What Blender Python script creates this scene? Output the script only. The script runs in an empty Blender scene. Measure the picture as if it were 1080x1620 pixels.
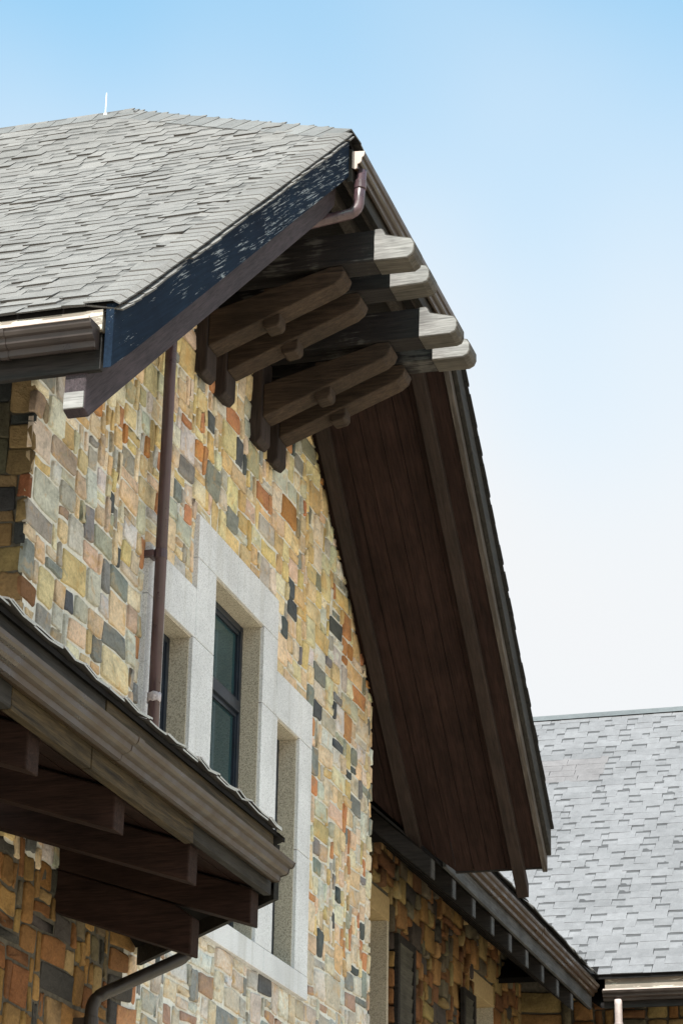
import bpy, bmesh, math, random
from mathutils import Vector, Matrix, noise

S = bpy.context.scene
COL = S.collection
R = math.radians

# ------------------------------------------------------------------ camera
CAM_LOC = Vector((-11.27, -5.2, 1.6))
RIGHT = Vector((0.28244482, -0.95915077, 0.01596018))
DOWN = Vector((0.36888895, 0.09323981, -0.92478499))
FWD = Vector((0.88552011, 0.26708826, 0.38015522))
cd = bpy.data.cameras.new('camera')
cam = bpy.data.objects.new('camera', cd)
COL.objects.link(cam)
M = Matrix.Identity(4)
for i in range(3):
    M[i][0] = RIGHT[i]; M[i][1] = -DOWN[i]; M[i][2] = -FWD[i]; M[i][3] = CAM_LOC[i]
cam.matrix_world = M
cd.sensor_fit = 'VERTICAL'; cd.sensor_height = 36.0; cd.sensor_width = 24.0
cd.lens = 85.0
cd.clip_start = 0.1; cd.clip_end = 5000
S.camera = cam

# ------------------------------------------------------------------ light
SUN = Vector((-0.60, -0.03, 0.80)).normalized()      # towards the sun
w = bpy.data.worlds.new('World'); S.world = w; w.use_nodes = True
nt = w.node_tree; nt.nodes.clear()
sky = nt.nodes.new('ShaderNodeTexSky'); sky.sky_type = 'NISHITA'; sky.sun_disc = False
sky.sun_elevation = math.asin(SUN.z); sky.sun_rotation = math.atan2(SUN.x, SUN.y)
sky.altitude = 0; sky.air_density = 1.0; sky.dust_density = 2.0; sky.ozone_density = 1.5
bg = nt.nodes.new('ShaderNodeBackground'); bg.inputs['Strength'].default_value = 0.15
wo = nt.nodes.new('ShaderNodeOutputWorld')
# thin summer haze: whitens the sky towards the horizon all the way round, with faint veils of high cloud
tc = nt.nodes.new('ShaderNodeTexCoord'); sx = nt.nodes.new('ShaderNodeSeparateXYZ'); nt.links.new(tc.outputs['Generated'], sx.inputs[0])
hz = nt.nodes.new('ShaderNodeMapRange'); hz.interpolation_type = 'SMOOTHSTEP'
for i, v in ((1, .37), (2, .72), (3, .98), (4, .03)): hz.inputs[i].default_value = v
cl = nt.nodes.new('ShaderNodeTexNoise'); cl.noise_dimensions = '4D'; cl.inputs['W'].default_value = 3.4; cl.inputs['Scale'].default_value = 3.2; cl.inputs['Detail'].default_value = 2.2
nt.links.new(tc.outputs['Generated'], cl.inputs['Vector'])
ad = nt.nodes.new('ShaderNodeMath'); ad.operation = 'MULTIPLY_ADD'; ad.inputs[1].default_value = .40
sb = nt.nodes.new('ShaderNodeMath'); sb.operation = 'SUBTRACT'; sb.inputs[1].default_value = .20
nt.links.new(cl.outputs['Fac'], ad.inputs[0]); nt.links.new(sx.outputs['Z'], sb.inputs[0]); nt.links.new(sb.outputs[0], ad.inputs[2])
nt.links.new(ad.outputs[0], hz.inputs[0])
tint = nt.nodes.new('ShaderNodeMix'); tint.data_type = 'RGBA'; tint.blend_type = 'MULTIPLY'; tint.inputs[0].default_value = 1
tint.inputs[7].default_value = (.52, .93, .85, 1); nt.links.new(sky.outputs[0], tint.inputs[6])
mx = nt.nodes.new('ShaderNodeMix'); mx.data_type = 'RGBA'; mx.inputs[7].default_value = (2.28, 2.30, 2.33, 1)
nt.links.new(hz.outputs[0], mx.inputs[0]); nt.links.new(tint.outputs[2], mx.inputs[6])
nt.links.new(mx.outputs[2], bg.inputs['Color']); nt.links.new(bg.outputs[0], wo.inputs['Surface'])
sd = bpy.data.lights.new('sun', 'SUN'); sd.energy = 3.2; sd.angle = R(0.5); sd.color = (1.0, 0.95, 0.88)
so = bpy.data.objects.new('sun', sd); COL.objects.link(so)
so.rotation_euler = SUN.to_track_quat('Z', 'Y').to_euler(); so.location = (-20, -5, 40)
S.view_settings.view_transform = 'Standard'; S.view_settings.look = 'None'
S.view_settings.exposure = 1.42; S.view_settings.gamma = 1.0
S.render.engine = 'CYCLES'
S.cycles.max_bounces = 8; S.cycles.diffuse_bounces = 5
S.render.resolution_x = 682; S.render.resolution_y = 1024

# ------------------------------------------------------------------ materials
def srgb(r, g, b):
    f = lambda c: (c / 12.92 if c <= .04045 else ((c + .055) / 1.055) ** 2.4)
    return (f(r / 255), f(g / 255), f(b / 255), 1)

class NM:
    """small node-material helper"""
    def __init__(s, name, rough=0.8, spec=0.3):
        s.m = bpy.data.materials.new(name); s.m.use_nodes = True
        s.t = s.m.node_tree; s.n = s.t.nodes
        s.b = s.n['Principled BSDF']
        s.b.inputs['Roughness'].default_value = rough
        s.b.inputs['Specular IOR Level'].default_value = spec
        s.geo = s.n.new('ShaderNodeNewGeometry')
    def link(s, a, b): s.t.links.new(a, b)
    def pos(s, scale=(1, 1, 1), rot=(0, 0, 0)):
        mp = s.n.new('ShaderNodeMapping'); mp.vector_type = 'TEXTURE' if False else 'POINT'
        # rotate first, then scale
        r = s.n.new('ShaderNodeMapping'); r.inputs['Rotation'].default_value = rot
        s.link(s.geo.outputs['Position'], r.inputs['Vector'])
        mp.inputs['Scale'].default_value = scale
        s.link(r.outputs[0], mp.inputs['Vector'])
        return mp.outputs[0]
    def noise(s, vec, scale, detail=4, rough=.55, dist=0):
        n = s.n.new('ShaderNodeTexNoise'); n.inputs['Scale'].default_value = scale
        n.inputs['Detail'].default_value = detail; n.inputs['Roughness'].default_value = rough
        n.inputs['Distortion'].default_value = dist
        s.link(vec, n.inputs['Vector']); return n.outputs['Fac']
    def ramp(s, fac, stops):
        r = s.n.new('ShaderNodeValToRGB')
        el = r.color_ramp.elements
        while len(el) < len(stops): el.new(0.5)
        for e, (p, c) in zip(el, stops):
            e.position = p
            e.color = c if hasattr(c, '__len__') and len(c) == 4 else ((c, c, c, 1) if not hasattr(c, '__len__') else (*c, 1))
        s.link(fac, r.inputs['Fac']); return r.outputs['Color']
    def mix(s, fac, a, b, mode='MIX'):
        m = s.n.new('ShaderNodeMix'); m.data_type = 'RGBA'; m.blend_type = mode
        for ix, v in ((0, fac), (6, a), (7, b)):
            sock = m.inputs[ix]
            if isinstance(v, bpy.types.NodeSocket): s.link(v, sock)
            elif hasattr(v, '__len__'): sock.default_value = v if len(v) == 4 else (*v, 1)
            else: sock.default_value = v if ix == 0 else (v, v, v, 1)
        return m.outputs[2]
    def mul(s, a, b):
        m = s.n.new('ShaderNodeMath'); m.operation = 'MULTIPLY'
        for i, v in enumerate((a, b)):
            if isinstance(v, bpy.types.NodeSocket): s.link(v, m.inputs[i])
            else: m.inputs[i].default_value = v
        return m.outputs[0]
    def add(s, a, b):
        m = s.n.new('ShaderNodeMath'); m.operation = 'ADD'
        for i, v in enumerate((a, b)):
            if isinstance(v, bpy.types.NodeSocket): s.link(v, m.inputs[i])
            else: m.inputs[i].default_value = v
        return m.outputs[0]
    def attr(s, name='Col'):
        a = s.n.new('ShaderNodeAttribute'); a.attribute_name = name; return a.outputs['Color']
    def bump(s, h, strength=.3, dist=.01):
        b = s.n.new('ShaderNodeBump'); b.inputs['Strength'].default_value = strength
        b.inputs['Distance'].default_value = dist
        s.link(h, b.inputs['Height']); s.link(b.outputs[0], s.b.inputs['Normal'])
    def col(s, c):
        if isinstance(c, bpy.types.NodeSocket): s.link(c, s.b.inputs['Base Color'])
        else: s.b.inputs['Base Color'].default_value = c if len(c) == 4 else (*c, 1)
    def rough(s, v):
        s.link(v, s.b.inputs['Roughness'])

def m_stone():
    k = NM('stone', .88, .22); p = k.pos(); q = k.pos((.6, 1, 1))
    n1 = k.noise(q, 8, 5, .62, .5); n2 = k.noise(p, 46, 4, .7); n3 = k.noise(p, 6.3, 4, .6, .9); n4 = k.noise(k.pos((.8, 1, 1.3)), 9.7, 4, .6, .7)
    c = k.mix(1.0, k.attr(), k.ramp(n1, [(.30, .70), (.5, 1.0), (.70, 1.18)]), 'MULTIPLY')
    c = k.mix(1.0, c, k.ramp(n2, [(.3, .74), (.52, 1.0), (.72, 1.16)]), 'MULTIPLY')
    lum = k.n.new('ShaderNodeRGBToBW'); k.link(k.attr(), lum.inputs[0])
    big = k.ramp(lum.outputs[0], [(.16, 0.0), (.32, 1.0)])            # veining only shows on the pale stones
    c = k.mix(k.mul(k.ramp(n3, [(.53, 0.0), (.68, .60)]), big), c, (.62, .37, .13))
    c = k.mix(k.mul(k.ramp(n4, [(.57, 0.0), (.70, .50)]), big), c, (.26, .255, .20))
    k.col(c)
    k.bump(k.add(k.mul(n1, .9), k.mul(n2, .7)), .85, .018)
    return k.m
def m_mortar():
    k = NM('mortar', .95, .1); p = k.pos()
    n = k.noise(p, 30, 4); n2 = k.noise(p, 2.3, 3)
    c = k.ramp(n, [(.3, (.60, .59, .55)), (.7, (.80, .79, .75))])
    c = k.mix(k.ramp(n2, [(.45, 0.0), (.7, .6)]), c, (.58, .56, .49))
    k.col(c); k.bump(n, .5, .01); return k.m
def m_granite():
    k = NM('granite', .75, .3); p = k.pos()
    n = k.noise(p, 120, 2, .7); n2 = k.noise(p, 260, 2, .6); n3 = k.noise(p, 1.7, 4, .55)
    c = k.ramp(n, [(.32, (.47, .47, .485)), (.46, (.715, .715, .745)), (.62, (.815, .815, .845))])
    c = k.mix(1.0, c, k.ramp(n2, [(.33, .74), (.5, 1.0)]), 'MULTIPLY')
    c = k.mix(1.0, c, k.ramp(n3, [(.3, .82), (.65, 1.04)]), 'MULTIPLY')
    st = k.noise(k.pos((7, 7, .55)), 1.0, 4, .6)
    c = k.mix(k.ramp(st, [(.52, 0.0), (.72, .38)]), c, (.36, .345, .31))
    k.col(c); k.bump(n, .15, .003); return k.m
def m_granrough():
    k = NM('rough_granite_lining', .85, .2); p = k.pos()
    n = k.noise(p, 110, 2, .7); n2 = k.noise(p, 240, 2, .6)
    c = k.ramp(n, [(.34, (.27, .24, .195)), (.5, (.51, .455, .37)), (.62, (.61, .55, .45))])
    c = k.mix(1.0, c, k.ramp(n2, [(.33, .62), (.5, 1.0)]), 'MULTIPLY')
    k.col(c); k.bump(n, .2, .003); return k.m
def m_shingle():
    k = NM('asphalt_shingle', .9, .2); p = k.pos()
    n = k.noise(p, 160, 2, .7); n2 = k.noise(p, 9, 4, .6); n3 = k.noise(p, 1.1, 4, .6)
    c = k.mix(1.0, k.attr(), k.ramp(n, [(.3, .70), (.7, 1.28)]), 'MULTIPLY')
    c = k.mix(1.0, c, k.ramp(n2, [(.25, .86), (.75, 1.12)]), 'MULTIPLY')
    c = k.mix(1.0, c, k.ramp(n3, [(.3, .86), (.7, 1.08)]), 'MULTIPLY')
    k.col(c); k.bump(n, .3, .003); return k.m

def grain_pos(k, axis, slope=0):
    # vector squeezed along the grain
    if axis == 'X': return k.pos((.07, 1, 1))
    if axis == 'Y': return k.pos((1, .07, 1))
    if axis == 'Z': return k.pos((1, 1, .07))
    return k.pos((.07, 1, 1), (0, slope, 0))
def m_wood(name, dark, light, axis='X', slope=0, rough=.75, spec=.25, gs=38, bump=.45, wear=None):
    k = NM(name, rough, spec); g = grain_pos(k, axis, slope)
    n = k.noise(g, gs, 5, .65, .4); n2 = k.noise(k.pos(), 2.6, 4, .6)
    n4 = k.noise(g, gs * 3.2, 3, .6)
    c = k.ramp(n, [(.3, dark), (.7, light)])
    c = k.mix(1.0, c, k.ramp(n4, [(.32, .62), (.55, 1.05)]), 'MULTIPLY')
    c = k.mix(1.0, c, k.ramp(n2, [(.3, .68), (.7, 1.2)]), 'MULTIPLY')
    if wear:
        wf = k.ramp(k.mul(n, k.ramp(n2, [(.35, .2), (.65, 1.0)])), [(.38, 0.0), (.52, .8)])
        c = k.mix(wf, c, wear)
    k.col(c); k.bump(k.add(n, k.mul(n4, .5)), bump, .008)
    return k.m
def m_flaking_blue(slope):
    k = NM('flaking_blue_paint', .85, .08); g = k.pos((.045, 1, 1), (0, slope * .93, 0)); p = k.pos()
    big = k.noise(p, 2.6, 3, .5); n = k.noise(g, 96, 6, .72, .5)
    sp = k.n.new('ShaderNodeSeparateXYZ'); k.link(k.geo.outputs['Position'], sp.inputs[0])
    wr = k.n.new('ShaderNodeMapRange'); k.link(sp.outputs['X'], wr.inputs[0])   # the exposed upper end is worn most
    for i_, v_ in ((1, -1.7), (2, .9), (3, -.030), (4, .040)): wr.inputs[i_].default_value = v_; fine = k.noise(g, 90, 3, .6)
    base = k.ramp(k.noise(p, 3.0, 4), [(.3, (.006, .0105, .022)), (.7, (.010, .020, .038))])
    base = k.mix(1.0, base, k.ramp(fine, [(.3, .75), (.7, 1.2)]), 'MULTIPLY')
    m = k.ramp(k.add(wr.outputs[0], k.add(k.mul(n, .80), k.mul(big, .34))), [(.664, 0.0), (.684, .9)])
    c = k.mix(m, base, k.ramp(fine, [(.3, (.22, .24, .27)), (.7, (.40, .42, .44))]))
    k.col(c); k.bump(k.add(k.mul(m, -.6), k.mul(fine, .3)), .5, .006)
    return k.m
def m_peeling_pale():
    k = NM('peeling_pale_paint', .7, .3); g = k.pos((1, .12, 1)); p = k.pos()
    n = k.noise(g, 22, 6, .7, .8); n2 = k.noise(p, 3, 4)
    m = k.ramp(k.add(k.mul(n, .7), k.mul(n2, .4)), [(.58, 0.0), (.61, 1.0)])
    c = k.mix(m, k.ramp(n2, [(.3, (.20, .165, .135)), (.7, (.30, .25, .21))]), (.62, .55, .46))
    k.col(c); k.bump(m, .5, .006); return k.m
def m_metal(name, c0, c1, rough=.38, axis='X'):
    k = NM(name, rough, .5); g = grain_pos(k, axis); n = k.noise(g, 22, 4, .6); n2 = k.noise(k.pos(), 6, 4, .6)
    c = k.ramp(n, [(.3, c0), (.7, c1)])
    c = k.mix(1.0, c, k.ramp(n2, [(.3, .72), (.7, 1.2)]), 'MULTIPLY')
    k.col(c); k.rough(k.ramp(n2, [(.3, rough - .08), (.7, rough + .22)])); k.bump(n2, .05, .01)
    return k.m
def m_glass():
    k = NM('tinted_glass', .06, .32); p = k.pos()
    n = k.noise(p, 1.6, 3)
    k.col(k.ramp(n, [(.3, (.012, .034, .042)), (.7, (.030, .066, .076))])); return k.m
def m_plain(name, c, rough=.6, spec=.3, sc=12, var=.25):
    k = NM(name, rough, spec); n = k.noise(k.pos(), sc, 4)
    k.col(k.ramp(n, [(.3, tuple(x * (1 - var) for x in c)), (.7, tuple(x * (1 + var) for x in c))])); return k.m
def m_ground():
    k = NM('pale_paving', .9, .2); p = k.pos(); n = k.noise(p, .35, 5); n2 = k.noise(p, 9, 4)
    c = k.ramp(n, [(.3, (.38, .312, .235)), (.7, (.49, .41, .315))])
    k.col(k.mix(1.0, c, k.ramp(n2, [(.3, .85), (.7, 1.1)]), 'MULTIPLY')); return k.m

SLL = math.atan(.84); SLR = math.atan(.905)
MT = dict(
    stone=m_stone(), mortar=m_mortar(), granite=m_granite(), shingle=m_shingle(),
    blue=m_flaking_blue(SLL), pale=m_peeling_pale(),
    barge=m_wood('purple_brown_board', (.030, .022, .026), (.060, .044, .050), 'S', SLL),
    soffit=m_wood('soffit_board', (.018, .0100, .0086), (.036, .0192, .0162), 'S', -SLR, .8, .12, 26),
    rafter=m_wood('rake_rafter', (.018, .011, .009), (.040, .026, .022), 'S', -SLR),
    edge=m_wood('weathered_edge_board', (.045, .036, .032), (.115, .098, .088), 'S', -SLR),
    beam=m_wood('black_timber', (.010, .009, .011), (.030, .025, .024), 'Y', wear=(.10, .095, .09)),
    strut=m_wood('brown_timber', (.022, .0135, .009), (.062, .040, .027), 'Y'),
    tip=m_wood('bleached_sunlit_timber', (.17, .162, .160), (.33, .318, .312), 'Y', gs=30),  # bleached wood with sunlight also put into its pale colour
    tipdark=m_wood('shaded_tip_timber', (.050, .044, .038), (.115, .102, .090), 'Y', gs=30),  # same tip wood, coloured darker for the shade on underside and front
    post=m_wood('dark_post_timber', (.020, .014, .013), (.048, .034, .030), 'Z'),
    eave=m_wood('eave_timber', (.010, .009, .009), (.030, .026, .025), 'Y'),
    eavex=m_wood('eave_timber_along', (.014, .013, .012), (.040, .035, .031), 'X'),
    greyx=m_wood('grey_fascia_board', (.040, .040, .042), (.095, .095, .098), 'X'),
    canopyraft=m_wood('canopy_rafter_timber', (.015, .0078, .0062), (.036, .019, .015), 'Y', spec=.12),
    canopyfas=m_wood('grained_fascia_board', (.013, .009, .005), (.085, .060, .029), 'X', gs=34, bump=.8),
    canopydark=m_wood('dark_fascia_board', (.014, .013, .012), (.036, .033, .030), 'X'),
    gutterx=m_metal('brown_gutter_metal', (.028, .0160, .0085), (.043, .0260, .0140), .30, 'X'),
    guttery=m_metal('dark_brown_gutter_metal', (.026, .018, .016), (.05, .036, .032), .34, 'Y'),
    pinklip=m_plain('pink_gutter_lip', (.50, .40, .37), .5, .3, 8, .12),
    pipe=m_metal('purple_brown_pipe', (.060, .034, .040), (.100, .060, .068), .30, 'Z'),
    pipedark=m_metal('dark_pipe', (.018, .014, .012), (.036, .028, .024), .4, 'Z'),
    pipepale=m_metal('pale_pipe', (.36, .29, .28), (.46, .38, .36), .45, 'Z'),
    sealant=m_plain('pale_sealant', (.45, .40, .42), .7, .2, 60, .4),
    frame=m_plain('navy_frame_metal', (.012, .018, .030), .4, .45, 10, .3),
    mortarshade=m_plain('shaded_mortar', (.10, .09, .075), .95, .1, 25, .3),  # mortar colour darkened for the walls that stand in shade
    granrough=m_granrough(), glass=m_glass(), dark=m_plain('dark_interior', (.012, .011, .011), .9, .1),
    shutter=m_wood('shutter_board', (.045, .042, .034), (.085, .080, .066), 'X'),
    tan=m_plain('tan_render', (.42, .31, .17), .9, .15, 25, .15),
    whiterod=m_plain('white_rod', (.8, .8, .78), .5, .3),
    ground=m_ground(),
)

# ------------------------------------------------------------------ mesh helpers
class MB:
    def __init__(s): s.v = []; s.f = []; s.c = []
    def add(s, verts, faces, col=None):
        o = len(s.v); s.v += [tuple(p) for p in verts]
        for i, f in enumerate(faces):
            s.f.append([a + o for a in f])
            s.c.append(col[i] if isinstance(col, list) else col)
        return s
    def box(s, x0, x1, y0, y1, z0, z1, col=None):
        v = [(x, y, z) for z in (z0, z1) for y in (y0, y1) for x in (x0, x1)]
        return s.add(v, [(0, 2, 3, 1), (4, 5, 7, 6), (0, 1, 5, 4), (2, 6, 7, 3), (0, 4, 6, 2), (1, 3, 7, 5)], col)
    def loft(s, A, B, col=None, caps=True):
        n = len(A); f = [(i, (i + 1) % n, n + (i + 1) % n, n + i) for i in range(n)]
        if caps: f += [tuple(range(n - 1, -1, -1)), tuple(range(n, 2 * n))]
        return s.add(list(A) + list(B), f, col)
    def prism_x(s, yz, x0, x1, col=None): return s.loft([(x0, y, z) for y, z in yz], [(x1, y, z) for y, z in yz], col)
    def prism_y(s, xz, y0, y1, col=None): return s.loft([(x, y0, z) for x, z in xz], [(x, y1, z) for x, z in xz], col)
    def prism_z(s, xy, z0, z1, col=None): return s.loft([(x, y, z0) for x, y in xy], [(x, y, z1) for x, y in xy], col)
    def tube(s, pts, r, n=14, col=None):
        pts = [Vector(p) for p in pts]; rings = []
        for i, p in enumerate(pts):
            d = Vector((0, 0, 0))
            if i > 0: d += (p - pts[i - 1]).normalized()
            if i < len(pts) - 1: d += (pts[i + 1] - p).normalized()
            d.normalize()
            sc = 1.0
            if 0 < i < len(pts) - 1:
                sc = 1 / max(.5, (pts[i + 1] - p).normalized().dot(d))
            ref = Vector((.3, .9, .1)) if abs(d.z) > .7 else Vector((0, 0, 1))
            u = d.cross(ref).normalized(); w_ = d.cross(u)
            rings.append([p + (u * math.cos(2 * math.pi * k / n) + w_ * math.sin(2 * math.pi * k / n)) * r for k in range(n)])
        o = []
        for rg in rings: o += rg
        f = []
        for i in range(len(rings) - 1):
            # match nearest start vertex to avoid twists
            for k in range(n):
                f.append((i * n + k, i * n + (k + 1) % n, (i + 1) * n + (k + 1) % n, (i + 1) * n + k))
        f.append(tuple(range(n - 1, -1, -1))); f.append(tuple(range((len(rings) - 1) * n, len(rings) * n)))
        return s.add(o, f, col)
    def mesh(s, name, mat, smooth=False):
        me = bpy.data.meshes.new(name); me.from_pydata(s.v, [], s.f)
        bm = bmesh.new(); bm.from_mesh(me); bmesh.ops.recalc_face_normals(bm, faces=bm.faces); bm.to_mesh(me); bm.free()
        if any(c is not None for c in s.c):
            at = me.color_attributes.new('Col', 'FLOAT_COLOR', 'CORNER')
            vals = []
            for poly, c in zip(me.polygons, s.c):
                c = c or (.5, .5, .5)
                vals += [c[0], c[1], c[2], 1.0] * poly.loop_total
            at.data.foreach_set('color', vals)
        me.materials.append(MT[mat])
        if smooth: me.polygons.foreach_set('use_smooth', [True] * len(me.polygons))
        me.update(); return me
    def build(s, name, mat, parent=None, smooth=False, bevel=0):
        o = bpy.data.objects.new(name, s.mesh(name, mat, smooth)); COL.objects.link(o)
        if parent: o.parent = parent
        if bevel:
            b = o.modifiers.new('bevel', 'BEVEL'); b.width = bevel; b.segments = 2; b.limit_method = 'ANGLE'
            b.angle_limit = R(35)
        if smooth == 'auto': pass
        return o
def tag(o, label=None, cat=None, group=None, kind=None):
    if label: o['label'] = label
    if cat: o['category'] = cat
    if group: o['group'] = group
    if kind: o['kind'] = kind
    return o
def empty(name, loc=(0, 0, 0)):
    # the thing's base point; parts keep world coordinates through the inverse
    o = bpy.data.objects.new(name, None); COL.objects.link(o); o.empty_display_size = .3
    return o

def px(P):
    d = Vector(P) - CAM_LOC; z = d.dot(FWD)
    return (540 + 3825 * d.dot(RIGHT) / z, 810 + 3825 * d.dot(DOWN) / z, z)
def in_view(P, m=15):
    x, y, z = px(P); return z > 0 and -m < x < 1080 + m and -m < y < 1620 + m

# ------------------------------------------------------------------ ground
g = MB().add([(-1500, -1500, 0), (1500, -1500, 0), (1500, 1500, 0), (-1500, 1500, 0)], [(0, 1, 2, 3)])
tag(g.build('ground', 'ground'), kind='structure')

# ------------------------------------------------------------------ stone walls
PAL = [((.71, .56, .36), 24), ((.74, .64, .49), 22), ((.72, .55, .40), 16), ((.46, .435, .37), 12), ((.26, .265, .25), 8),
       ((.095, .102, .108), 5), ((.52, .25, .125), 10), ((.66, .49, .26), 8), ((.64, .615, .56), 11)]
PAL_WARM_SHADE = [((.185, .090, .036), 24), ((.25, .145, .058), 20), ((.14, .068, .032), 16), ((.115, .095, .065), 14), ((.23, .16, .07), 14),
            ((.060, .052, .045), 9), ((.28, .20, .095), 8)]  # rusty stones, darkened further for the shade under the eaves
PAL_SIDE_SHADE = [((.15, .100, .050), 22), ((.085, .075, .055), 18), ((.034, .036, .039), 26), ((.21, .085, .042), 14), ((.22, .155, .075), 16)]  # side wall stones with that wall's shade put into the colours
PAL_GOLD_SHADE = [((.24, .128, .044), 24), ((.28, .165, .060), 20), ((.19, .085, .034), 18), ((.145, .115, .072), 12), ((.060, .056, .050), 12), ((.30, .205, .095), 10)]  # golden stones darkened: the canopy's shadow is put into their colour
def pick(pal, rng):
    t = rng.random() * sum(wt for _, wt in pal)
    for c, wt in pal:
        t -= wt
        if t <= 0: break
    v = rng.uniform(.82, 1.14)
    return tuple(max(.01, x * v * rng.uniform(.94, 1.06)) for x in c)

SIZES = [(4, 2), (3, 2), (5, 2), (2, 2), (3, 1), (4, 1), (5, 3), (4, 3), (2, 3), (3, 3), (6, 2), (2, 1), (1, 2), (1, 3), (6, 3)]
SW =    [11,     11,     6,      11,     7,      4,      3,      5,      5,      5,      2,      5,      5,      2,      1]
def pack(W, H, u, rng, blocked):
    nx, nz = int(round(W / u)), int(round(H / u)); occ = [[False] * nx for _ in range(nz)]
    for j in range(nz):
        for i in range(nx):
            if blocked((i + .5) * u, (j + .5) * u): occ[j][i] = None
    out = []
    for j in range(nz):
        for i in range(nx):
            if occ[j][i] is not False: continue
            best = None
            for _ in range(9):
                a, b = rng.choices(SIZES, SW)[0]
                if i + a <= nx and j + b <= nz and all(occ[q][p] is False for q in range(j, j + b) for p in range(i, i + a)):
                    best = (a, b); break
            if not best:
                a = 1
                while a < 3 and i + a < nx and occ[j][i + a] is False: a += 1
                b = 1
                while b < 2 and j + b < nz and all(occ[j + b][p] is False for p in range(i, i + a)): b += 1
                best = (a, b)
            a, b = best
            for q in range(j, j + b):
                for p in range(i, i + a): occ[q][p] = True
            out.append((i * u, j * u, a * u, b * u))
    return out

def stone_mesh(mb, x, z, w_, h, frame, rng, col, gap=.0105, proud=.015, warp=.022):
    """one rough-faced block; frame = (origin, u, v, n) with n out of the wall"""
    O, U, V, N = frame
    def wp(a, b):
        q = noise.noise_vector(Vector((a * 1.7 + 11, b * 1.7 + 3, O.x)))
        q2 = noise.noise_vector(Vector((a * 5 + 1, b * 5 + 7, O.y)))
        return a + q.x * warp + q2.x * .008, b + q.y * warp + q2.y * .008
    g_ = gap * rng.uniform(.6, 1.5)
    c = min(w_, h) * rng.uniform(.02, .10)
    x0, x1, z0, z1 = x + g_, x + w_ - g_, z + g_, z + h - g_
    j = lambda a: rng.uniform(-a, a)
    cx_, cz_ = (x0 + x1) / 2, (z0 + z1) / 2
    xm = (x0 + x1) / 2 + j(w_ * .15)
    ring = [(x0 + c, z0), (xm, z0 + j(.006)), (x1 - c, z0), (x1, z0 + c), (x1, z1 - c), (x1 - c, z1), (xm, z1 + j(.006)), (x0 + c, z1), (x0, z1 - c), (x0, z0 + c)]
    kx, kz = [j(.014) for _ in range(4)], [j(.009) for _ in range(4)]
    ring = [(a + j(.004) + (kx[0] if b < cz_ and a < cx_ else kx[1] if b < cz_ else kx[2] if a < cx_ else kx[3]) * .6,
             b + j(.004) + (kz[0] if b < cz_ and a < cx_ else kz[1] if b < cz_ else kz[2] if a < cx_ else kz[3]) * .6) for a, b in ring]
    cx, cz = (x0 + x1) / 2, (z0 + z1) / 2
    pr_ = proud * rng.uniform(.45, 1.35)
    tx, tz = rng.uniform(-.02, .02), rng.uniform(-.05, .05)
    ins = min(.010, min(w_, h) * .10)
    vs = []
    def pt(a, b, d):
        a2, b2 = wp(a, b); return O + U * a2 + V * b2 + N * d
    n = len(ring)
    for a, b in ring: vs.append(pt(a, b, -.02))
    for a, b in ring: vs.append(pt(a, b, pr_ * .80 + (a - cx) * tx + (b - cz) * tz))
    for a, b in ring:
        k = 1 - ins / max(.03, math.hypot(a - cx, b - cz)) * 1.2
        vs.append(pt(cx + (a - cx) * k, cz + (b - cz) * k, pr_ + (a - cx) * tx + (b - cz) * tz + j(.005)))
    fs = []
    for r in (0, 1):
        for i in range(n):
            fs.append((r * n + i, r * n + (i + 1) % n, (r + 1) * n + (i + 1) % n, (r + 1) * n + i))
    vs.append(pt(cx, cz, pr_ + j(.010)))
    for i in range(n): fs.append((2 * n + i, 2 * n + (i + 1) % n, 3 * n))
    mb.add(vs, fs, [col] * len(fs))

def stone_wall(parent, rects, frame, rng, pal, maxparts=300, **kw):
    O, U, V, N = frame
    items = []
    for (x, z, w_, h) in rects:
        P = O + U * (x + w_ / 2) + V * (z + h / 2)
        a, b, d = px(P)
        score = w_ * h / d ** 2 if in_view(P, 40) else 0
        items.append((score, x, z, w_, h))
    items.sort(key=lambda t: -t[0])
    rest = MB(); nrest = 0; np_ = 0
    for (sc, x, z, w_, h) in items:
        big_ = w_ * h > .050
        col = pal(O + U * (x + w_ / 2) + V * (z + h / 2), rng) if callable(pal) else pick(pal, rng)
        if w_ * h > .062 and callable(pal) and O.z + z > 4.7 and (sum(col) < .40 or col[0] > 1.75 * col[1]) and pal is not PAL_SIDE_SHADE and pal is not PAL_WARM_SHADE and rng.random() < .8:
            col = tuple(q * rng.uniform(.9, 1.1) for q in (.70, .56, .37))
        if np_ < maxparts and sc > 0:
            m = MB(); stone_mesh(m, x, z, w_, h, frame, rng, col, **kw); m.build('stone', 'stone', parent, smooth=True); np_ += 1
        else:
            stone_mesh(rest, x, z, w_, h, frame, rng, col, **kw); nrest += 1
    if nrest:
        tag(rest.build('stones', 'stone', parent, smooth=True), kind='stuff')

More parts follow.
